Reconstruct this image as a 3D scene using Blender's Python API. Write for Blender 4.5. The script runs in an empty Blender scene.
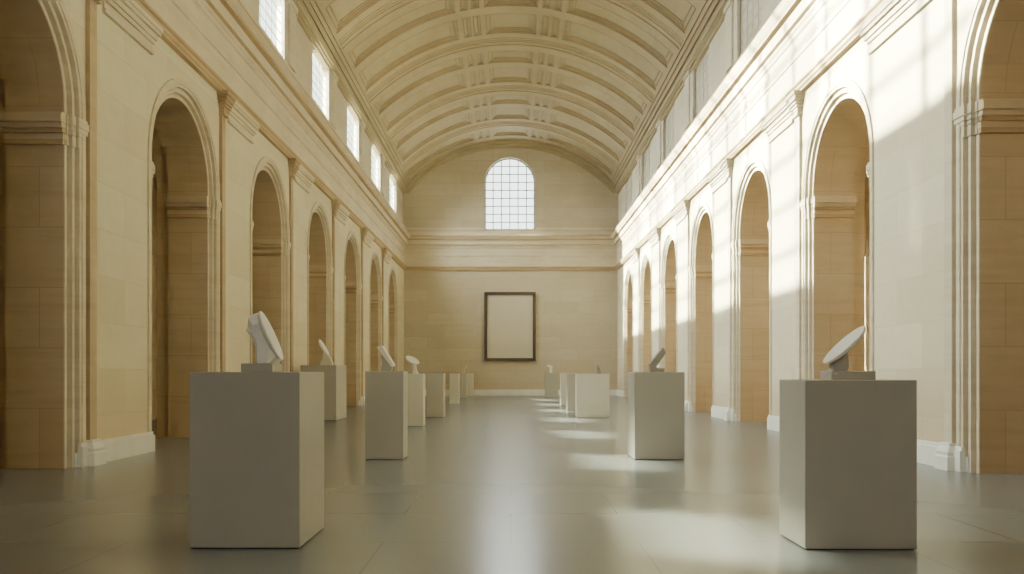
import bpy, bmesh, math, random
from mathutils import Vector, Matrix
random.seed(4)
S = bpy.context.scene
COL = S.collection

# ------------------------------------------------------------------ helpers
class MB:
    """collects boxes, prisms and lofts, then links them as ONE mesh object"""
    def __init__(s): s.v = []; s.f = []; s.m = []
    def add(s, vs, fs, mi=0):
        b = len(s.v); s.v += [tuple(v) for v in vs]
        for f in fs: s.f.append(tuple(b + i for i in f)); s.m.append(mi)
    def quad(s, a, b, c, d, mi=0): s.add([a, b, c, d], [(0, 1, 2, 3)], mi)
    def box(s, x0, x1, y0, y1, z0, z1, mi=0):
        if x0 > x1: x0, x1 = x1, x0
        s.add([(x0,y0,z0),(x1,y0,z0),(x1,y1,z0),(x0,y1,z0),(x0,y0,z1),(x1,y0,z1),(x1,y1,z1),(x0,y1,z1)],
              [(0,3,2,1),(4,5,6,7),(0,1,5,4),(1,2,6,5),(2,3,7,6),(3,0,4,7)], mi)
    def loft(s, rings, cap=True, mi=0, closed=True):
        b = len(s.v); n = len(rings[0])
        for r in rings: s.v += [tuple(p) for p in r]
        for k in range(len(rings) - 1):
            for i in range(n if closed else n - 1):
                j = (i + 1) % n
                s.f.append((b+k*n+i, b+k*n+j, b+(k+1)*n+j, b+(k+1)*n+i)); s.m.append(mi)
        if cap:
            s.f.append(tuple(b + i for i in range(n))[::-1]); s.m.append(mi)
            e = b + (len(rings) - 1) * n
            s.f.append(tuple(e + i for i in range(n))); s.m.append(mi)
    def build(s, name, mats, parent=None, fix=True, smooth=False, bevel=0, seg=1):
        me = bpy.data.meshes.new(name)
        me.from_pydata(s.v, [], s.f)
        if not isinstance(mats, (list, tuple)): mats = [mats]
        for m in mats: me.materials.append(m)
        me.polygons.foreach_set('material_index', s.m)
        bm = bmesh.new(); bm.from_mesh(me)
        bmesh.ops.remove_doubles(bm, verts=bm.verts, dist=1e-5)
        if fix: bmesh.ops.recalc_face_normals(bm, faces=bm.faces)
        if bevel:
            bmesh.ops.bevel(bm, geom=list(bm.edges), offset=bevel, segments=seg, affect='EDGES', profile=.5)
        bm.to_mesh(me); bm.free()
        if smooth:
            me.polygons.foreach_set('use_smooth', [True] * len(me.polygons))
        o = bpy.data.objects.new(name, me); COL.objects.link(o)
        if parent is not None: o.parent = parent
        return o

def empty(name, loc=(0, 0, 0), parent=None):
    o = bpy.data.objects.new(name, None); o.empty_display_size = .2
    o.location = loc; COL.objects.link(o)
    if parent is not None: o.parent = parent
    return o
def struct(o, label=None):
    o['kind'] = 'structure'
    if label: o['label'] = label
    return o
def thing(o, label, cat, group=None):
    o['label'] = label; o['category'] = cat
    if group: o['group'] = group
    return o
def shift(mb, loc):
    mb.v = [(x - loc[0], y - loc[1], z - loc[2]) for x, y, z in mb.v]; return mb

# ------------------------------------------------------------------ materials
def new_mat(name):
    m = bpy.data.materials.new(name); m.use_nodes = True
    nt = m.node_tree; nt.nodes.clear()
    out = nt.nodes.new('ShaderNodeOutputMaterial')
    b = nt.nodes.new('ShaderNodeBsdfPrincipled')
    nt.links.new(b.outputs[0], out.inputs[0])
    return m, nt, b, out
def math_node(nt, op, a, b=None, c=None):
    n = nt.nodes.new('ShaderNodeMath'); n.operation = op
    for i, v in enumerate((a, b, c)):
        if v is None: continue
        if isinstance(v, (int, float)): n.inputs[i].default_value = v
        else: nt.links.new(v, n.inputs[i])
    return n.outputs[0]
def mixc(nt, fac, a, b, mode='MIX'):
    n = nt.nodes.new('ShaderNodeMix'); n.data_type = 'RGBA'; n.blend_type = mode
    for i, v in ((0, fac), (6, a), (7, b)):
        if isinstance(v, (int, float)): n.inputs[i].default_value = v
        elif isinstance(v, tuple): n.inputs[i].default_value = (*v, 1) if len(v) == 3 else v
        else: nt.links.new(v, n.inputs[i])
    return n.outputs[2]
def ramp(nt, fac, pts):
    n = nt.nodes.new('ShaderNodeValToRGB'); nt.links.new(fac, n.inputs[0])
    el = n.color_ramp.elements
    while len(el) < len(pts): el.new(.5)
    for e, (p, c) in zip(el, pts):
        e.position = p; e.color = (c, c, c, 1) if isinstance(c, (int, float)) else (*c, 1)
    return n.outputs[0]
def noise(nt, vec, scale, detail=4, rough=.55, dist=0):
    n = nt.nodes.new('ShaderNodeTexNoise'); n.inputs['Scale'].default_value = scale
    n.inputs['Detail'].default_value = detail; n.inputs['Roughness'].default_value = rough
    n.inputs['Distortion'].default_value = dist
    nt.links.new(vec, n.inputs['Vector']); return n.outputs['Fac']

def stone(name, base, dark, blocks=True, stain=0.0, rough=.8, joint=.75, bw=1.5, bh=.62, streak=0.25):
    """ashlar limestone: courses follow world height, joints from a brick texture"""
    m, nt, b, out = new_mat(name)
    geo = nt.nodes.new('ShaderNodeNewGeometry')
    sp = nt.nodes.new('ShaderNodeSeparateXYZ'); nt.links.new(geo.outputs['Position'], sp.inputs[0])
    sn = nt.nodes.new('ShaderNodeSeparateXYZ'); nt.links.new(geo.outputs['True Normal'], sn.inputs[0])
    side = math_node(nt, 'GREATER_THAN', math_node(nt, 'ABSOLUTE', sn.outputs[0]), .6)
    u = nt.nodes.new('ShaderNodeMix'); u.data_type = 'FLOAT'
    nt.links.new(side, u.inputs[0]); nt.links.new(sp.outputs[0], u.inputs[2]); nt.links.new(sp.outputs[1], u.inputs[3])
    cv = nt.nodes.new('ShaderNodeCombineXYZ')
    nt.links.new(u.outputs[0], cv.inputs[0]); nt.links.new(sp.outputs[2], cv.inputs[1])
    n1 = noise(nt, geo.outputs['Position'], .55, 5, .6, .4)
    n2 = noise(nt, geo.outputs['Position'], 6, 6, .65)
    col = mixc(nt, ramp(nt, n1, [(.3, 0), (.72, 1)]), base, dark)

    bump_src = n2
    if blocks:
        br = nt.nodes.new('ShaderNodeTexBrick'); nt.links.new(cv.outputs[0], br.inputs['Vector'])
        br.offset = .5; br.inputs['Scale'].default_value = 1
        br.inputs['Brick Width'].default_value = bw; br.inputs['Row Height'].default_value = bh
        br.inputs['Mortar Size'].default_value = .007; br.inputs['Mortar Smooth'].default_value = .2
        br.inputs['Bias'].default_value = -.1
        br.inputs['Color1'].default_value = (1, 1, 1, 1); br.inputs['Color2'].default_value = (.86, .83, .78, 1)
        br.inputs['Mortar'].default_value = (joint, joint * .93, joint * .84, 1)
        col = mixc(nt, .85, col, br.outputs['Color'], 'MULTIPLY')
    # bedding streaks
    mp = nt.nodes.new('ShaderNodeMapping'); mp.inputs['Scale'].default_value = (.5, .5, 5)
    nt.links.new(geo.outputs['Position'], mp.inputs[0])
    n3 = noise(nt, mp.outputs[0], 1.4, 5, .6, .3)
    col = mixc(nt, math_node(nt, 'MULTIPLY', ramp(nt, n3, [(.45, 0), (.75, 1)]), streak), col, tuple(c * f for c, f in zip(dark, (.78, .7, .6))))
    col = mixc(nt, ramp(nt, n2, [(.35, .10), (.65, 0)]), col, tuple(c * .6 for c in dark))
    if stain > 0:
        zz = math_node(nt, 'ADD', sp.outputs[2], math_node(nt, 'MULTIPLY', math_node(nt, 'SUBTRACT', n1, .5), 1.6))
        f = ramp(nt, math_node(nt, 'DIVIDE', zz, 3.2), [(.0, stain), (.22, stain * .75), (.45, .18 * stain), (1, 0)])
        col = mixc(nt, f, col, (.40, .235, .105))
    nt.links.new(col, b.inputs['Base Color'])
    b.inputs['Roughness'].default_value = rough
    b.inputs['Specular IOR Level'].default_value = .3
    bp = nt.nodes.new('ShaderNodeBump'); bp.inputs['Strength'].default_value = .18; bp.inputs['Distance'].default_value = .02
    nt.links.new(bump_src, bp.inputs['Height']); nt.links.new(bp.outputs[0], b.inputs['Normal'])
    return m

def plain(name, c, rough=.6, var=.06, scale=3.0, bump=.05, spec=.35):
    m, nt, b, out = new_mat(name)
    tc = nt.nodes.new('ShaderNodeTexCoord')
    n = noise(nt, tc.outputs['Object'], scale, 5, .6)
    col = mixc(nt, ramp(nt, n, [(.3, 0), (.7, 1)]), tuple(x * (1 - var) for x in c), tuple(min(1, x * (1 + var)) for x in c))
    nt.links.new(col, b.inputs['Base Color'])
    b.inputs['Roughness'].default_value = rough; b.inputs['Specular IOR Level'].default_value = spec
    if bump:
        n2 = noise(nt, tc.outputs['Object'], scale * 14, 4, .6)
        bp = nt.nodes.new('ShaderNodeBump'); bp.inputs['Strength'].default_value = bump; bp.inputs['Distance'].default_value = .01
        nt.links.new(n2, bp.inputs['Height']); nt.links.new(bp.outputs[0], b.inputs['Normal'])
    return m

M = {}
M['wall'] = stone('wall_limestone', (.82, .765, .60), (.77, .70, .535), stain=.42, joint=.84, streak=.12)
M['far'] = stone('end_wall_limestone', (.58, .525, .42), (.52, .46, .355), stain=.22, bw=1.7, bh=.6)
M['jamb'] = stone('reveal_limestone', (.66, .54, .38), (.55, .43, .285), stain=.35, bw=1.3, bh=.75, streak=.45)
M['attic'] = stone('attic_limestone', (.72, .68, .58), (.65, .60, .49), bw=1.6, bh=.7)
M['trim'] = stone('moulding_limestone', (.73, .66, .53), (.62, .54, .41), blocks=False, streak=.45)
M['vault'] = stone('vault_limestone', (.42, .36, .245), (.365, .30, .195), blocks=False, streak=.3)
M['vault_moulding'] = stone('vault_moulding_limestone', (.38, .305, .20), (.32, .245, .15), blocks=False, streak=.3)  # darker tone for vault risers and grooves, crevice shade painted in
M['brown'] = stone('brown_moulding_limestone', (.52, .40, .26), (.43, .315, .19), blocks=False, streak=.4)  # brown painted on soffits and impost bands, standing in for shade
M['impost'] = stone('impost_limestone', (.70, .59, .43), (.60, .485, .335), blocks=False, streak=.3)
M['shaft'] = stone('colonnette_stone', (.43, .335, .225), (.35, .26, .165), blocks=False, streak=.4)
M['blind'] = stone('blind_window_stone', (.66, .63, .55), (.58, .55, .47), blocks=False)
M['skirt'] = plain('skirting_white', (.88, .875, .84), .6, .06, 1.5)
M['plinth'] = plain('plinth_paint', (.42, .40, .36), .55, .04, 1.2, .03)
M['plinth_light'] = plain('plinth_paint_light', (.72, .69, .60), .55, .04, 1.2, .03)
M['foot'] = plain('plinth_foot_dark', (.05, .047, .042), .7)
M['plaster'] = plain('white_plaster', (.90, .88, .83), .5, .03, 8, .08)
M['greystone'] = plain('grey_stone', (.27, .25, .225), .6, .15, 9, .15)
M['tanstone'] = plain('tan_stone', (.60, .48, .31), .6, .1, 9, .1)
M['frame'] = plain('dark_walnut', (.030, .017, .012), .55, .25, 6, .05)
M['canvas'] = plain('bare_canvas', (.60, .54, .43), .8, .03, 1, .06)
M['lead'] = plain('glazing_bar_metal', (.26, .28, .26), .5)
M['winframe'] = plain('window_frame_paint', (.62, .58, .47), .5)

def glass():
    m = bpy.data.materials.new('window_glass'); m.use_nodes = True
    nt = m.node_tree; nt.nodes.clear()
    out = nt.nodes.new('ShaderNodeOutputMaterial')
    tr = nt.nodes.new('ShaderNodeBsdfTransparent'); tr.inputs[0].default_value = (.97, .985, .97, 1)
    gl = nt.nodes.new('ShaderNodeBsdfGlossy'); gl.inputs['Roughness'].default_value = .05
    mx = nt.nodes.new('ShaderNodeMixShader'); mx.inputs[0].default_value = .05
    nt.links.new(tr.outputs[0], mx.inputs[1]); nt.links.new(gl.outputs[0], mx.inputs[2]); nt.links.new(mx.outputs[0], out.inputs[0])
    return m
M['glass'] = glass()

def floor_mat():
    m, nt, b, out = new_mat('polished_grey_floor')
    geo = nt.nodes.new('ShaderNodeNewGeometry')
    n1 = noise(nt, geo.outputs['Position'], .22, 2, .4, 0)
    col = mixc(nt, ramp(nt, n1, [(.3, 0), (.7, 1)]), (.175, .19, .20), (.19, .203, .212))
    mp = nt.nodes.new('ShaderNodeMapping'); mp.inputs['Rotation'].default_value = (0, 0, 0)
    nt.links.new(geo.outputs['Position'], mp.inputs[0])
    br = nt.nodes.new('ShaderNodeTexBrick'); br.offset = .5; nt.links.new(mp.outputs[0], br.inputs['Vector'])
    br.inputs['Scale'].default_value = 1; br.inputs['Brick Width'].default_value = 1.8; br.inputs['Row Height'].default_value = 1.2
    br.inputs['Mortar Size'].default_value = .006; br.inputs['Mortar Smooth'].default_value = .1
    br.inputs['Color1'].default_value = (1, 1, 1, 1); br.inputs['Color2'].default_value = (.985, .985, .985, 1)
    br.inputs['Mortar'].default_value = (.82, .82, .82, 1)
    col = mixc(nt, 1.0, col, br.outputs['Color'], 'MULTIPLY')
    nt.links.new(col, b.inputs['Base Color'])
    b.inputs['Roughness'].default_value = .25
    b.inputs['Specular IOR Level'].default_value = .6
    return m
M['floor'] = floor_mat()

# ------------------------------------------------------------------ dimensions
W = 5.45            # half width of the hall
T = 1.05            # depth of the arch reveals
WA = 5.5            # attic wall face
Y0, Y1 = -8.8, 43.4 # back and far wall
BAYS = [-8.92 + 5 * k for k in range(10)]          # bay lines (colonnettes); arch follows each one
A0, A1 = 1.80, 4.64                                # arch opening inside a bay
ZS, RA = 4.5, 1.42                                  # arch springing, radius
ZA = 8.1                                           # top of the cornice
ZSP, RV = 10.5, 7.3                                # vault springing and radius
CZ = 13.0 - RV
WSILL, WSPR, WRISE, WW = 8.72, 10.14, .2, 2.2     # clerestory window
def arch_pts(c, r, zs, n=20):
    return [(c - r * math.cos(math.pi * i / n), zs + r * math.sin(math.pi * i / n)) for i in range(n + 1)]
def seg_pts(c, hw, zs, rise, n=10):
    R = (hw * hw + rise * rise) / (2 * rise)
    a = math.asin(hw / R)
    return [(c + R * math.sin(-a + 2 * a * i / n), zs + rise - R + R * math.cos(-a + 2 * a * i / n)) for i in range(n + 1)]

ORD = ['nearest', 'second', 'third', 'fourth', 'fifth', 'sixth', 'seventh', 'eighth', 'ninth']
def nth(y, first, text):
    k = round((y - first) / 5)
    return text % ORD[k] if k >= 0 else None
def arch_off(sg, b): return -.5 if sg > 0 and abs(b - 6.08) < .1 else 0
def col_off(sg, b): return -.5 if sg > 0 and abs(b - 11.08) < .1 else 0
def pierced_wall(mb, P, u0, u1, zb, zt, holes, d0, d1, mi_face=0, mi_rev=1, back=True):
    """P(u, d, z) -> point; holes = [(list of (u,z) outline over the top from left to right, bottom z)]"""
    for d in ((d0, d1) if back else (d0,)):
        cur = u0
        for pts, hb in holes:
            mb.quad(P(cur, d, zb), P(pts[0][0], d, zb), P(pts[0][0], d, zt), P(cur, d, zt), mi_face)
            for (a, za), (b, zb2) in zip(pts, pts[1:]):
                mb.quad(P(a, d, za), P(b, d, zb2), P(b, d, zt), P(a, d, zt), mi_face)
            if hb > zb:
                mb.quad(P(pts[0][0], d, zb), P(pts[-1][0], d, zb), P(pts[-1][0], d, hb), P(pts[0][0], d, hb), mi_face)
            cur = pts[-1][0]
        mb.quad(P(cur, d, zb), P(u1, d, zb), P(u1, d, zt), P(cur, d, zt), mi_face)
    for pts, hb in holes:
        loop = [(pts[0][0], hb)] + pts + [(pts[-1][0], hb)]
        if hb > zb: loop.append(loop[0])
        for (a, za), (b, zb2) in zip(loop, loop[1:]):
            if abs(a - b) + abs(za - zb2) < 1e-6: continue
            mb.quad(P(a, d0, za), P(b, d0, zb2), P(b, d1, zb2), P(a, d1, za), mi_rev)

trim_no = [0]
def trim_name():
    trim_no[0] += 1; return 'trim_%d' % trim_no[0]
win_no = [0]
def win_name():
    win_no[0] += 1; return 'window_%d' % win_no[0]

# ------------------------------------------------------------------ floor
mb = MB(); mb.box(-9.6, 9.6, Y0 - .3, Y1 + .3, -.2, 0)
struct(mb.build('floor', M['floor']))

# ------------------------------------------------------------------ side walls
def bays_in():
    return [b for b in BAYS]
WIN_C = [b + 3.6 for b in BAYS]
ENT = [(0, 6.40), (.09, 6.40), (.09, 6.44), (.12, 6.46), (.12, 6.51), (.16, 6.53), (.16, 6.57), (.05, 6.60),
       (.05, 7.10), (.075, 7.11), (.075, 7.16), (.05, 7.18), (.05, 7.50), (.09, 7.53), (.09, 7.58), (.13, 7.62), (.13, 7.66), (.20, 7.68), (.20, 7.90),
       (.30, 7.91), (.30, 7.97), (.34, 8.0), (.40, 8.06), (.40, 8.11), (.26, 8.17), (.24, 8.24), (.18, 8.26), (.18, 8.36), (.12, 8.40), (.10, 8.56), (.06, 8.58), (.05, 8.66), (-.10, 8.68)]
def ent_mi(z, y): return 1 if y <= 6.57 or (7.66 <= z and y <= 7.69) or 7.895 <= z < 7.92 or 8.055 < z < 8.1 else 0  # slot one paints shade brown on the soffits and architrave
for sg, sname in ((-1, 'left'), (1, 'right')):
    mb = MB()
    holes = []
    for b in BAYS[:-1] if False else BAYS:
        if b + A1 > Y1 - .1: continue
        holes.append((arch_pts(b + arch_off(sg, b) + (A0 + A1) / 2, RA + .06, ZS, 24), 0.0))
    pierced_wall(mb, lambda u, d, z: (sg * (W + d), u, z), Y0, Y1, 0, ZA, holes, 0, T)
    wb = mb; 
    # attic (clerestory) wall, a little behind the arcade wall
    wr = WRISE if sg < 0 else .01
    zsp = WSPR if sg < 0 else 10.28
    ah = [(seg_pts(c, WW / 2, zsp, wr), WSILL) for c in WIN_C if c + WW / 2 < Y1 and (sg > 0 or c > 8)]
    pierced_wall(mb, lambda u, d, z: (sg * (WA + d), u, z), Y0, Y1, ZA - .1, 10.75, ah, 0, .22, 2, 2)
    mb.quad((sg*W, Y0, ZA-.02), (sg*W, Y1, ZA-.02), (sg*(W+T), Y1, ZA-.02), (sg*(W+T), Y0, ZA-.02), 2)
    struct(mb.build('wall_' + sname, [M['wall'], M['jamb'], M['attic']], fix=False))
    # aisle behind the arcade
    mb = MB(); mb.box(sg * 9.2, sg * 9.4, Y0, Y1, 0, 6.4)
    for b in BAYS:
        mb.box(sg * 8.95, sg * 9.2, b - .35, b + .35, 0, 6.2)
        mb.box(sg * 8.85, sg * 9.2, b - .45, b + .45, 4.12, 4.4)
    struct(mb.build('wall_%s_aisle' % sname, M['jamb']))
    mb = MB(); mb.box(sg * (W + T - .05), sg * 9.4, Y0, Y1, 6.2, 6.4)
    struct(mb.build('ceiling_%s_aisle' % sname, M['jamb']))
    # entablature
    mb = MB()
    for (p, z), (q, y) in zip(ENT, ENT[1:]):
        mb.quad((sg*(W-p), Y0, z), (sg*(W-p), Y1-p, z), (sg*(W-q), Y1-q, y), (sg*(W-q), Y0, y), ent_mi(z, y))
    struct(mb.build(trim_name(), [M['trim'], M['brown']], fix=False), 'stepped stone cornice running along the %s wall above the arches' % sname)
    # skirting along the piers
    mb = MB()
    edges = [Y0] + [e for b in BAYS if b + A1 < Y1 for e in (b + A0 + arch_off(sg, b), b + A1 + arch_off(sg, b))] + [Y1]
    for a, c in zip(edges[::2], edges[1::2]):
        z = .30
        x0, x1, x2 = sg * W, sg * (W - .06), sg * (W - .035)
        mb.box(x0, x1, a - .02, c, 0, z - .05); mb.box(x0, x2, a - .01, c, z - .05, z)
        mb.box(sg * (W - .06), sg * (W + T), a - .03, a, 0, .0 + .02)
    struct(mb.build('baseboard_' + sname, M['skirt']))

    for b in BAYS:
        # ---- colonnette on the bay line
        smat = M['shaft'] if sg < 0 else M['trim']  # one stone: left painted in its shaded brown, right in its lit cream
        r = struct(empty(trim_name(), (sg * W, b - .1 + col_off(sg, b), 0)), nth(b, 11.08, 'slim ' + ('brown' if sg < 0 else 'cream') + ' colonnette with small capital on the ' + sname + ' wall, %s from the viewer'))
        m1 = MB(); x = lambda p: -sg * p
        m1.box(x(-.05), x(.06), -.09, .09, .3, 6.05)
        m1.build('shaft', smat, r)
        m2 = MB()
        lv = [(.11, .12, 6.0), (.11, .12, 6.04), (.095, .105, 6.05), (.10, .11, 6.12), (.13, .14, 6.24), (.18, .20, 6.33), (.18, .20, 6.35), (.21, .23, 6.36), (.21, .23, 6.43)]
        m2.loft([[(x(-.02), -w, z), (x(p), -w, z), (x(p), w, z), (x(-.02), w, z)] for p, w, z in lv])
        for k in range(4):
            m2.box(x(0), x(.115 + .022 * k), -.125 - .024 * k, .125 + .024 * k, 6.09 + .06 * k, 6.112 + .06 * k)
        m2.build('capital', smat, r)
        m3 = MB()
        m3.loft([[(x(-.02), -w, z), (x(p), -w, z), (x(p), w, z), (x(-.02), w, z)] for p, w, z in
                 [(.15, .16, 0), (.15, .16, .16), (.13, .14, .18), (.14, .15, .22), (.12, .13, .26), (.10, .115, .29), (.10, .115, .33)]])
        m3.build('base', M['skirt'], r)
        if b + A0 < Y1 - .2:
            # ---- capping moulding of the broad pier beside it
            m4 = MB()
            for p, z0, z1 in ((.05, 6.0, 6.06), (.03, 6.06, 6.16), (.06, 6.16, 6.22), (.09, 6.22, 6.30), (.13, 6.30, 6.36), (.15, 6.36, 6.43)):
                m4.box(sg * W + x(-.02), sg * W + x(p), b + .26 + col_off(sg, b), b + A0 + p - .06, z0, z1)
            struct(m4.build(trim_name(), M['trim']), nth(b, 11.08, 'stepped moulding crowning the broad pier of the ' + sname + ' wall, %s from the viewer'))
        if b + A1 < Y1 - .1:
            # ---- arch surround
            r = struct(empty(trim_name(), (sg * W, b + arch_off(sg, b) + (A0 + A1) / 2, 0)), nth(b, 6.08, 'moulded surround of the round arch in the ' + sname + ' wall, %s from the viewer'))
            pr = [(.13, -.03), (.13, .028), (.05, .028), (.045, .012), (.0, .012), (.0, -.05), (-.035, -.055), (-.04, -.035), (-.085, -.035), (-.09, -.105), (-.12, -.11), (-.125, -.085), (-.165, -.085), (-.17, -.10), (.03, -.10)]
            def ring(k, u, p, n=24):
                # path stations: 0 = base of near jamb, 1 = springing ... n+1, n+2 = base of far jamb
                if k == 0: return (x(p), -RA - u, .0)
                if k == n + 2: return (x(p), RA + u, .0)
                a = math.pi * (k - 1) / n
                return (x(p), -(RA + u) * math.cos(a), ZS + (RA + u) * math.sin(a))
            m5 = MB()
            m5.loft([[ring(k, u, p) for u, p in pr] for k in range(27)], cap=True, closed=True)
            m5.build('archivolt', M['trim'], r, fix=True)
            for s in (-1, 1):
                m6 = MB()
                for p, z0, z1 in ((.03, 4.02, 4.08), (.015, 4.08, 4.16), (.04, 4.16, 4.21), (.065, 4.21, 4.27), (.09, 4.27, 4.36), (.06, 4.36, 4.40)):
                    for u_, d_ in ((-.17, -.10), (-.125, -.085), (-.085, -.035), (.0, .0)):
                        ya, yb = s * (RA + u_ - p * (1 if s > 0 else .4)), s * (RA + .02 + (p + .08 if s > 0 and u_ == 0 else 0))
                        if u_ == 0 and s < 0: continue
                        inner = u_ < -.16
                        if inner: ya -= s * p * .8
                        m6.box(x(min(d_ + p * .55, .05)), x(-.82 if inner else -.2), min(ya, yb), max(ya, yb), z0, z1, (2 if z0 in (4.02, 4.16) else 1) if inner else 0)  # two inner bands painted brown in place of a cast shadow
                m6.build('impost', [M['trim'], M['impost'], M['brown']], r)
                m7 = MB()
                for u_, d_ in ((-.01, .034), (-.05, -.02)):
                    ya, yb = s * (RA + u_), s * (RA + (.14 if d_ > 0 else .01))
                    m7.box(x(d_), x(-.12), min(ya, yb), max(ya, yb), 0, .15 + .3 * (d_ + .08))
                m7.build('base', M['skirt'], r)
                m9 = MB()
                ya, yb = s * (RA - .17), s * (RA + .03)
                m9.box(x(-.099), x(-.82), min(ya, yb), max(ya, yb), 0, ZS)
                m9.box(x(-.80), x(-T), min(ya + s * .07, yb), max(ya + s * .07, yb), 0, ZS)
                m9.build('reveal', M['jamb'], r)
            m9 = MB()
            k1, k0 = RA - .17, RA + .03
            m9.loft([[(x(-.099), -kk * math.cos(math.pi*i/24), ZS + kk * math.sin(math.pi*i/24)) if f else (x(-.82), -kk * math.cos(math.pi*i/24), ZS + kk * math.sin(math.pi*i/24)) for kk, f in ((k1, 1), (k1, 0), (k0, 0), (k0, 1))] for i in range(25)])
            k1 = RA - .10
            m9.loft([[(x(-.80), -kk * math.cos(math.pi*i/24), ZS + kk * math.sin(math.pi*i/24)) if f else (x(-T), -kk * math.cos(math.pi*i/24), ZS + kk * math.sin(math.pi*i/24)) for kk, f in ((k1, 1), (k1, 0), (k0, 0), (k0, 1))] for i in range(25)])
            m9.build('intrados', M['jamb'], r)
        # ---- attic strip between the clerestory windows
        m8 = MB()
        m8.box(sg * (WA + .02), sg * (WA - .10), b - .28, b + .28, 8.72, 10.5)
        m8.box(sg * (WA + .02), sg * (WA - .14), b - .34, b + .34, 10.22, 10.34)
        m8.box(sg * (WA + .02), sg * (WA - .05), b - .62, b + .62, 8.72, 10.5)
        struct(m8.build(trim_name(), M['attic']), nth(b, 16.08, 'flat pilaster between the upper windows of the ' + sname + ' wall, %s in view'))
    # ---- clerestory windows
    for c in WIN_C:
        if c + WW / 2 > Y1 or (sg < 0 and c < 8): continue
        r = struct(empty(win_name(), (sg * (WA + (.12 if sg < 0 else .045)), c, WSILL)),
                   nth(c, 19.68, ('bright arched clerestory window with fine grid in the left wall' if sg < 0 else 'grey blind window with lattice in the right upper wall') + ', %s in view'))
        out = seg_pts(0, WW / 2, zsp - WSILL, wr)
        inn = seg_pts(0, WW / 2 - .05, zsp - WSILL - .02, wr * .85)
        full = [(-WW/2, 0)] + out + [(WW/2, 0)]
        fi = [(-WW/2 + .05, .05)] + inn + [(WW/2 - .05, .05)]
        fr = MB(); n = len(full)
        fr.loft([[(dx, full[i][0], full[i][1]) if o else (dx, fi[i][0], fi[i][1]) for dx, o in ((-.035, 1), (.035, 1), (.035, 0), (-.035, 0))] for i in list(range(n)) + [0]], cap=False)
        fr.build('frame', M['winframe'] if sg < 0 else M['blind'], r)
        gb = MB()
        def top(y):
            R = ((WW/2)**2 + wr**2) / (2 * wr); return zsp - WSILL + wr - R + math.sqrt(R*R - y*y) - .02
        nc, nr = 5, 6
        t_ = .016
        for i in range(1, nc):
            y = -WW/2 + WW * i / nc; gb.box(-.014, .014, y - t_, y + t_, .03, top(y))
        for j in range(1, nr):
            z = (zsp - WSILL + .06) * j / nr; gb.box(-.010, .010, -WW/2 + .03, WW/2 - .03, z - .012, z + .012)
        gb.build('glazing_bars', M['lead'] if sg < 0 else M['blind'], r)
        pn = MB(); pn.add([(sg * .004, y, z) for y, z in full], [tuple(range(n))])
        pn.build('pane', M['glass'] if sg < 0 else M['blind'], r, fix=False)

# ------------------------------------------------------------------ far wall
FWX, FSILL, FSPR, FHW = -.05, 8.47, 10.87, 1.28
mb = MB()
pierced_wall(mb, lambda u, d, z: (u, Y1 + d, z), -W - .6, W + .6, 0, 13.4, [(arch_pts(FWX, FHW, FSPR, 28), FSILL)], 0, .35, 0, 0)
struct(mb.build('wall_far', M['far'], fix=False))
mb = MB()
FENT = [e for e in ENT if e[1] < 8.38] + [(-.05, 8.36)]
for (p, z), (q, y) in zip(FENT, FENT[1:]):
    mb.quad((-(W-p), Y1-p, z), ((W-p), Y1-p, z), ((W-q), Y1-q, y), (-(W-q), Y1-q, y), ent_mi(z, y))
for s in (-1, 1):
    mb.box(FWX + s * 1.34, s * W, Y1 - .05, Y1 + .02, 8.50, 8.57); mb.box(FWX + s * 1.34, s * W, Y1 - .03, Y1 + .02, 8.44, 8.50)
struct(mb.build(trim_name(), [M['trim'], M['brown']], fix=False), 'stepped stone cornice crossing the far wall above the picture')
mb = MB(); mb.box(-W, W, Y1 - .06, Y1 + .01, 0, .25); mb.box(-W, W, Y1 - .035, Y1 + .01, .25, .30)
struct(mb.build('baseboard_far', M['skirt']))
mb = MB()
for rr, p in ((RV - .02, .22), (RV - .16, .12), (RV - .28, .05)):
    pass
a_max = math.asin(WA / RV)
def arc(r, n=48): return [(r * math.sin(-a_max + 2*a_max*i/n), CZ + r * math.cos(-a_max + 2*a_max*i/n)) for i in range(n + 1)]
for r1, r0, p in ((RV + .05, RV - .10, .30), (RV + .05, RV - .2, .18), (RV + .05, RV - .34, .06)):
    a, c = arc(r1), arc(r0)
    mb.loft([[(c[i][0], Y1 + .01, c[i][1]), (c[i][0], Y1 - p, c[i][1]), (a[i][0], Y1 - p, a[i][1]), (a[i][0], Y1 + .01, a[i][1])] for i in range(49)])
struct(mb.build(trim_name(), M['vault']), 'curved moulding where the vault meets the far wall')
# far window
r = struct(empty(win_name(), (FWX, Y1 + .2, FSILL)), 'tall round-headed window glowing white in the far wall')
ht = FSPR - FSILL
full = [(-FHW, 0)] + arch_pts(0, FHW, ht, 28) + [(FHW, 0)]
fi = [(-FHW + .06, .06)] + arch_pts(0, FHW - .06, ht, 28) + [(FHW - .06, .06)]
fr = MB()
fr.loft([[(full[i][0], -.05, full[i][1]), (full[i][0], .05, full[i][1]), (fi[i][0], .05, fi[i][1]), (fi[i][0], -.05, fi[i][1])] for i in list(range(len(full))) + [0]], cap=False)
fr.build('frame', M['lead'], r)
gb = MB()
for i in range(1, 6):
    u = -FHW + 2 * FHW * i / 6; gb.box(u - .022, u + .022, -.03, .03, .03, ht + math.sqrt(max(0, FHW**2 - u*u)) - .03)
for j in range(1, 9):
    z = (ht + FHW) * j / 9.0
    hw = FHW - .03 if z < ht else math.sqrt(max(0, FHW**2 - (z - ht)**2)) - .03
    gb.box(-hw, hw, -.025, .025, z - .022, z + .022)
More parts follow.
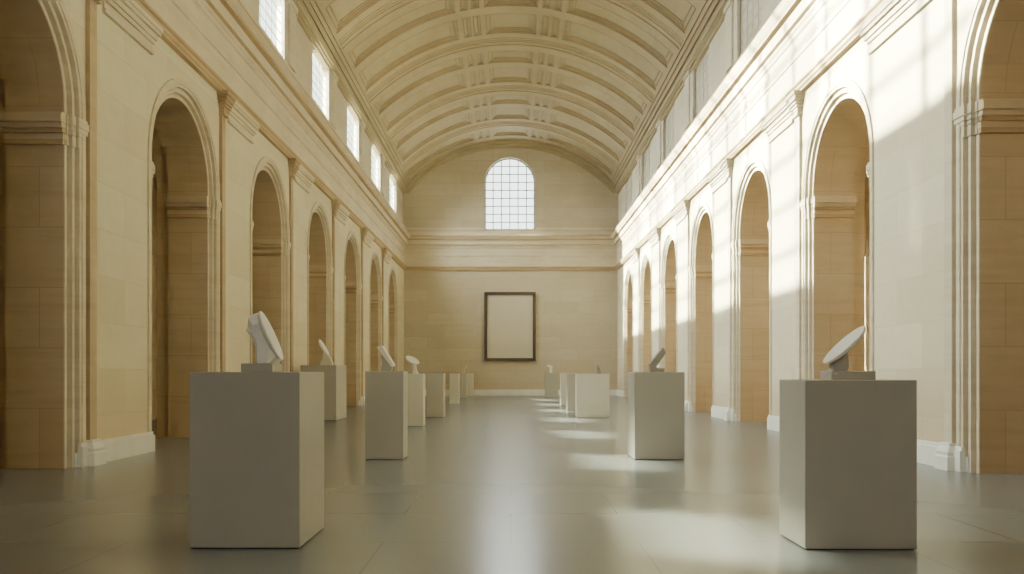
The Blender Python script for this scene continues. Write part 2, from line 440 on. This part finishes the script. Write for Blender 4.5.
gb.build('glazing_bars', M['lead'], r)
pn = MB(); pn.add([(u, .0, z) for u, z in full], [tuple(range(len(full)))])
pn.build('pane', M['glass'], r, fix=False)

# back wall behind the camera
mb = MB(); mb.box(-9.4, 9.4, Y0 - .2, Y0, 0, 13.4)
struct(mb.build('wall_back', M['wall']))
for sg, nm in ((-1, 'left'), (1, 'right')):
    mb = MB(); mb.box(sg * (W + T), sg * 9.4, Y1, Y1 + .2, 0, 6.4)
    struct(mb.build('wall_far_%s_aisle' % nm, M['jamb']))

# ------------------------------------------------------------------ vault
smax = a_max * RV
PROF = [(0, 0), (.010, .035), (.05, .035), (.06, .015), (.08, .015), (.09, .06), (.135, .065), (.145, .10), (.20, .10), (.21, .075), (.25, .075), (.26, .11)]
def prof(d):
    if d <= 0: return 0
    for (a, h), (b, k) in zip(PROF, PROF[1:]):
        if d <= b: return h + (k - h) * (d - a) / (b - a)
    return PROF[-1][1]
ribs = [.4 + 5 * k for k in range(-2, 9)]
ystrips = [(y + .80, y + 2.0) for y in ribs] + [(y + 2.55, y + 4.2) for y in ribs]
spans = [(-.88, .88), (1.02, 1.30), (1.37, 1.65), (-1.30, -1.02), (-1.65, -1.37), (1.80, 5.55), (-5.55, -1.80)]
RIB = [(.0, -.04), (.08, -.04), (.09, -.075), (.2, -.075), (.21, -.045), (.29, -.045), (.30, -.02), (.40, -.02), (.415, 0)]
EDGE = [(5.62, 0), (5.63, -.04), (5.68, -.04), (5.69, .0), (5.73, .0), (5.74, -.06), (5.82, -.06), (5.83, -.02), (5.89, -.02), (5.90, -.10), (5.98, -.10), (5.99, -.05), (6.05, -.05), (6.06, -.14), (6.14, -.14), (6.15, -.2), (9, -.2)]
def lin(pts, d):
    if d <= pts[0][0]: return pts[0][1]
    for (a, h), (b, k) in zip(pts, pts[1:]):
        if d <= b: return h + (k - h) * (d - a) / (b - a)
    return pts[-1][1]
def height(s, y):
    if abs(s) > 5.62: return lin(EDGE, abs(s))
    h = 0
    for yr in ribs:
        if abs(y - yr) < .415: h = lin(RIB, abs(y - yr))
    for y0, y1 in ystrips:
        if y0 < y < y1:
            for s0, s1 in spans:
                if s0 < s < s1:
                    h = prof(min(y - y0, y1 - y, s - s0, s1 - s))
    return h
ys = {Y0, Y1}; ss = {-smax, smax}
for y0, y1 in ystrips:
    for d, _ in PROF: ys.add(y0 + d); ys.add(y1 - d)
for yr in ribs:
    for d, _ in RIB: ys.add(yr + d); ys.add(yr - d)
for s0, s1 in spans:
    for d, _ in PROF:
        if d < (s1 - s0) / 2: ss.add(s0 + d); ss.add(s1 - d)
for d, _ in EDGE:
    if d < smax: ss.add(d); ss.add(-d)
ys = sorted(round(y, 4) for y in ys if Y0 <= y <= Y1)
s_ = sorted(ss); q = s_[:1]
for a in s_[1:]:
    gap = a - q[-1]; k = int(gap / .2)
    base = q[-1]
    for i in range(1, k + 1): q.append(base + gap * i / (k + 1))
    q.append(a)
ss = q
verts = []; faces = []
for y in ys:
    for s in ss:
        rr = RV + height(s, y); a = s / RV
        verts.append((rr * math.sin(a), y, CZ + rr * math.cos(a)))
n = len(ss)
for j in range(len(ys) - 1):
    for i in range(n - 1):
        faces.append((j*n+i, (j+1)*n+i, (j+1)*n+i+1, j*n+i+1))
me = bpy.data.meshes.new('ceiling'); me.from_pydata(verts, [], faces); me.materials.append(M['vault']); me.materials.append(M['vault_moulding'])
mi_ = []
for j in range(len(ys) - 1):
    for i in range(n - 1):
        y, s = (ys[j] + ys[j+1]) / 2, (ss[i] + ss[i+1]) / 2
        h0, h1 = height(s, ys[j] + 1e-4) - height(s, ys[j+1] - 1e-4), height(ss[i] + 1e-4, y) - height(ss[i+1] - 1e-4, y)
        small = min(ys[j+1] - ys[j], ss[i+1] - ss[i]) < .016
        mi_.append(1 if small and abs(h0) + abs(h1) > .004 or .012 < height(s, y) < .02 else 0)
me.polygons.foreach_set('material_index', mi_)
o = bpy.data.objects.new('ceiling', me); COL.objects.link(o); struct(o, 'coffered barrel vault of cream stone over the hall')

# springing moulding that closes the vault on to each attic wall
for sg, nm in ((-1, 'left'), (1, 'right')):
    mb = MB()
    mb.box(sg * 5.30, sg * 5.62, Y0, Y1, 10.385, 10.50); mb.box(sg * 5.36, sg * 5.62, Y0, Y1, 10.33, 10.385); mb.box(sg * 5.43, sg * 5.62, Y0, Y1, 10.26, 10.33)
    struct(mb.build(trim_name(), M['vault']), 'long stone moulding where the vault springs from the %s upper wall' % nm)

# ------------------------------------------------------------------ picture on the far wall
pr = empty('picture', (-.04, Y1, 3.52))
thing(pr, 'large upright blank canvas in a thin dark frame hanging on the far wall', 'picture')
hw, hh, fw = 1.31, 1.76, .15
fr = MB()
o4 = [(-hw, -hh), (hw, -hh), (hw, hh), (-hw, hh)]; i4 = [(-hw+fw, -hh+fw), (hw-fw, -hh+fw), (hw-fw, hh-fw), (-hw+fw, hh-fw)]
fr.loft([[(o4[i][0], -.01, o4[i][1]), (o4[i][0], -.12, o4[i][1]), (i4[i][0]-.04*(1 if o4[i][0]>0 else -1)*-0, -.12, i4[i][1]), (i4[i][0], -.01, i4[i][1])] for i in (0, 1, 2, 3, 0)], cap=False)
fr.build('frame', M['frame'], pr)
cv = MB(); cv.box(-hw + fw - .01, hw - fw + .01, -.07, -.012, -hh + fw - .01, hh - fw + .01); cv.build('canvas', M['canvas'], pr)

# ------------------------------------------------------------------ plinths
def plinth(x0, x1, y0, dep, h, label, mat='plinth', foot=True):
    cx, cy = (x0 + x1) / 2, y0 + dep / 2
    r = thing(empty('display_plinth', (cx, cy, 0)), label, 'plinth', 'display plinths in two rows')
    w = (x1 - x0) / 2; d = dep / 2
    b = MB(); b.box(-w, w, -d, d, .008, h); b.build('block', M[mat], r, bevel=.006, seg=2)
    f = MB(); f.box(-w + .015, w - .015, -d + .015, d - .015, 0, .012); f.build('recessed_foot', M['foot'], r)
    return r
plinth(-2.18, -1.43, 5.76, .76, 1.2, 'broad grey plinth in the left foreground, nearest on that side')
plinth(-5.2, -4.31, 21.0, 1.3, 1.37, 'tall pale plinth standing close to the left arcade piers')
plinth(-1.99, -1.465, 11.6, .48, 1.21, 'slender grey plinth, second in the left row, under the tilted slab sculpture')
plinth(-2.38, -1.93, 18.7, .5, 1.16, 'pale plinth under the mushroom-shaped sculpture on the left', 'plinth_light')
plinth(-2.24, -1.775, 22.5, .5, 1.17, 'grey plinth in left row with nothing on top, just behind the mushroom sculpture')
plinth(-2.30, -1.95, 31.9, .45, 1.14, 'light cream narrow plinth far down the left row', 'plinth_light')
plinth(-2.4, -2.02, 38.9, .4, 1.15, 'small distant grey plinth under a tan blade, left row')
plinth(-2.2, -1.84, 41.6, .4, 1.13, 'last and palest plinth of the left row, close to the far wall', 'plinth_light')
plinth(1.98, 2.735, 5.72, .55, 1.146, 'broad grey plinth in the right foreground under the white ellipse')
plinth(1.69, 2.375, 11.6, .68, 1.2, 'grey plinth, second in the right row, under the dark angular sculpture')
plinth(1.72, 2.585, 22.2, .5, 1.15, 'wide light cream plinth, third in the right row', 'plinth_light')
plinth(1.76, 2.4, 26.4, .6, 1.15, 'grey plinth in right row mostly hidden behind the wide cream plinth')
plinth(1.79, 2.3, 30.3, .5, 1.15, 'narrow cream plinth fifth in the right row', 'plinth_light')
plinth(1.60, 2.2, 39.7, .5, 1.16, 'farthest right-row plinth topped by a small white form near the far wall')

# ------------------------------------------------------------------ sculptures
def disc(mb, c, nrm, ra, rb, th, up=(0, 0, 1), n=36, edge=.25, back=.92):
    """elliptical plate: ra along the steepest direction in its plane, rb across; th thick"""
    N = Vector(nrm).normalized(); U = Vector(up); U = (U - N * U.dot(N)).normalized(); V = N.cross(U)
    C = Vector(c)
    def rg(k, off): return [tuple(C + N * off + U * (ra * k * math.cos(2*math.pi*i/n)) + V * (rb * k * math.sin(2*math.pi*i/n))) for i in range(n)]
    e = th * edge
    mb.loft([rg(back - .06, -th), rg(back, -th + e * .6), rg(1, -e), rg(.995, -e*.3), rg(.97, 0)])
    return U, V, N
def ngon(mb, pts, y0, y1):
    mb.loft([[(x, y0, z) for x, z in pts], [(x, y1, z) for x, z in pts]])

# left foreground: faceted disc on a block
loc = (-1.78, 6.06, 1.2)
r = thing(empty('sculpture', loc), 'white angular disc sculpture leaning on a small block, left foreground plinth', 'sculpture', 'sculptures on the plinths')
b = MB(); b.box(-.11, .115, -.11, .11, 0, .06); b.build('base_block', M['plinth'], r, bevel=.004)
b = MB()
disc(b, (.078, 0, .262), (.91, .07, .40), .19, .155, .022, n=44, edge=.4)
b.build('disc', M['plaster'], r)
b = MB()
sil = [(-.005, .425), (-.075, .395), (-.083, .317), (-.096, .303), (-.052, .242), (-.022, .17), (-.02, .06), (.11, .06), (.138, .097), (.062, .256)]
def sec(y, k): return [(.05 + (x_ - .05) * k, y, .24 + (z_ - .24) * k if z_ > .07 else z_) for x_, z_ in sil]
b.loft([sec(-.14, .55), sec(-.085, .92), sec(-.03, 1), sec(.03, 1), sec(.085, .92), sec(.14, .55)])
b.build('body', M['plaster'], r)

# beside the left arcade: thin tilted disc
loc = (-4.66, 21.5, 1.37)
r = thing(empty('sculpture', loc), 'slim white tilted disc on a round foot, on the plinth beside the left arcade', 'sculpture', 'sculptures on the plinths')
b = MB(); disc(b, (-.05, 0, .45), (.86, -.02, .5), .235, .19, .05); b.build('disc', M['plaster'], r)
b = MB(); ngon(b, [(-.14, 0), (.16, 0), (.16, .06), (.1, .2), (.02, .30), (-.07, .34), (-.09, .14), (-.14, .08)], -.08, .08); b.build('stem', M['plinth_light'], r, bevel=.008)

# left second: tilted rectangular slab on a foot
loc = (-1.73, 11.84, 1.21)
r = thing(empty('sculpture', loc), 'white rectangular slab tilted on a short grey foot, on the slender left plinth', 'sculpture', 'sculptures on the plinths')
b = MB(); ngon(b, [(-.125, .335), (-.05, .355), (.115, .08), (.075, .06)], -.10, .10); b.build('slab', M['plaster'], r, bevel=.006, seg=2)
b = MB(); ngon(b, [(-.07, 0), (.07, 0), (.085, .06), (.055, .10), (-.02, .21), (-.075, .24), (-.05, .12)], -.07, .07); b.build('foot', M['plinth'], r, bevel=.006)

# left: mushroom form
loc = (-2.1, 18.95, 1.16)
r = thing(empty('sculpture', loc), 'white mushroom-shaped sculpture with tilted oval cap on a curved stem', 'sculpture', 'sculptures on the plinths')
b = MB(); disc(b, (-.085, 0, .315), (.42, -.42, .80), .165, .14, .05, up=(-1, 0, .5)); b.build('cap', M['plaster'], r, smooth=False)
b = MB()
st = [(-.02, 0, .075), (-.025, .03, .06), (-.035, .09, .045), (-.045, .16, .042), (-.055, .22, .05), (-.07, .28, .05)]
b.loft([[(x + q_ * math.cos(t * math.pi / 8), q_ * math.sin(t * math.pi / 8), z) for t in range(16)] for x, z, q_ in st]); b.build('stem', M['plaster'], r, smooth=False)

# far left: tan blade
loc = (-2.19, 39.1, 1.15)
r = thing(empty('sculpture', loc), 'small tan leaning blade on a distant plinth of the left row', 'sculpture', 'sculptures on the plinths')
b = MB(); ngon(b, [(-.1, 0), (.06, 0), (.10, .2), (.2, .34), (.12, .36), (-.02, .2)], -.06, .06); b.build('blade', M['tanstone'], r, bevel=.01)

# right foreground: white ellipse on a flat block
loc = (2.27, 5.99, 1.146)
r = thing(empty('sculpture', loc), 'white elliptical plate tilted on a flat block, right foreground plinth', 'sculpture', 'sculptures on the plinths')
b = MB(); b.box(-.05, .256, -.11, .11, 0, .062); b.build('base_block', M['plinth'], r, bevel=.004)
b = MB(); disc(b, (.075, 0, .25), (-.69, .02, .72), .19, .16, .028, up=(.7, 0, .7), n=48); b.build('plate', M['plaster'], r)
b = MB(); ngon(b, [(-.02, .06), (.09, .06), (.10, .10), (.085, .225), (.03, .17), (-.005, .12)], -.045, .045); b.build('stem', M['plinth'], r, bevel=.005)

# right second: dark angular form
loc = (2.03, 11.9, 1.2)
r = thing(empty('sculpture', loc), 'dark grey angular sculpture, a bar leaning over a flat foot, on right plinth', 'sculpture', 'sculptures on the plinths')
b = MB(); ngon(b, [(-.09, .075), (-.015, .06), (.13, .26), (.105, .335), (.085, .345), (-.095, .11)], -.07, .07); b.build('bar', M['greystone'], r, bevel=.005)
b = MB(); ngon(b, [(-.095, 0), (.11, 0), (.115, .05), (.02, .055), (-.02, .085), (-.09, .085)], -.075, .075); b.build('foot', M['greystone'], r, bevel=.005)

# right third: thin dark blade
loc = (2.32, 22.45, 1.15)
r = thing(empty('sculpture', loc), 'thin grey blade standing upright on the wide cream plinth', 'sculpture', 'sculptures on the plinths')
b = MB(); ngon(b, [(-.04, 0), (.06, 0), (.05, .1), (.0, .22), (-.05, .24), (-.055, .14)], -.05, .05); b.build('blade', M['greystone'], r, bevel=.006)

# right far: little white form
loc = (1.84, 39.95, 1.16)
r = thing(empty('sculpture', loc), 'small white curled form on the farthest right-row plinth', 'sculpture', 'sculptures on the plinths')
b = MB(); ngon(b, [(-.02, 0), (.1, 0), (.1, .14), (.13, .28), (.06, .36), (-.12, .38), (-.15, .3), (-.04, .26), (-.01, .12)], -.08, .08); b.build('form', M['plaster'], r, bevel=.015, seg=2)

# ------------------------------------------------------------------ light
w = bpy.data.worlds.new('overcast_sky'); S.world = w; w.use_nodes = True
bg = w.node_tree.nodes['Background']; bg.inputs[0].default_value = (.93, 1.0, .98, 1); bg.inputs[1].default_value = 3.8

def lamp(name, kind, loc, target, energy, color=(1, 1, 1), **kw):
    d = bpy.data.lights.new(name, kind); d.energy = energy; d.color = color
    for k, v in kw.items(): setattr(d, k, v)
    o = bpy.data.objects.new(name, d); COL.objects.link(o); o.location = loc
    o.rotation_euler = (Vector(target) - Vector(loc)).to_track_quat('-Z', 'Y').to_euler()
    return o
SUNC = (.98, 1.0, .70)
# added spots outside the left windows, apart from the sun, light the right wall
s = 4.1
for c in WIN_C:
    if c < 8 or c + WW / 2 > Y1: continue
    near = c < 15
    zl = 10.24 if near else 10.92
    lamp('window_beam', 'SPOT', (-(WA + s), c + .95, zl), (-WA, c, 9.5), 210000, SUNC, spot_size=math.radians(75), spot_blend=.2, shadow_soft_size=.045)
# high sun, makes the patches on the floor
sun = lamp('sun', 'SUN', (-20, 20, 30), (-20 + 1, 20 - .46, 30 - 1.36), 26.0, SUNC, angle=math.radians(2.5))
# soft sky light coming in by the windows
for c in WIN_C:
    if c < 8 or c + WW / 2 > Y1: continue
    lamp('sky_light', 'AREA', (-(WA + .5), c, 9.9), (0, c, 6.0), 600, (.93, .99, .88), shape='RECTANGLE', size=2.0, size_y=1.4, spread=math.radians(115))
lamp('sky_light_end', 'AREA', (0, Y1 + .9, 10.4), (0, Y1 - 12, 6.5), 260, (.95, 1, .98), shape='RECTANGLE', size=2.5, size_y=3.6)

lamp('sky_light_back', 'AREA', (-2, Y0 + .6, 7.5), (0, 6, 1.0), 260, (.95, .98, 1.0), shape='RECTANGLE', size=4, size_y=3)  # added fill lamp before the closed back wall, no window there

# ------------------------------------------------------------------ camera
cam = bpy.data.cameras.new('camera'); co = bpy.data.objects.new('camera', cam); COL.objects.link(co)
co.location = (0, 0, 1.2); co.rotation_euler = (math.radians(90), 0, 0)
cam.sensor_width = 36; cam.lens = 36 * 850 / 1024; cam.shift_y = 85 / 1024; cam.shift_x = .0012
cam.clip_end = 200
S.camera = co
S.view_settings.view_transform = 'AgX'
S.view_settings.look = 'None'
S.view_settings.exposure = 0.12
S.cycles.use_denoising = True
S.cycles.max_bounces = 12; S.cycles.diffuse_bounces = 7; S.cycles.glossy_bounces = 4; S.cycles.transparent_max_bounces = 12
S.cycles.sample_clamp_indirect = 6
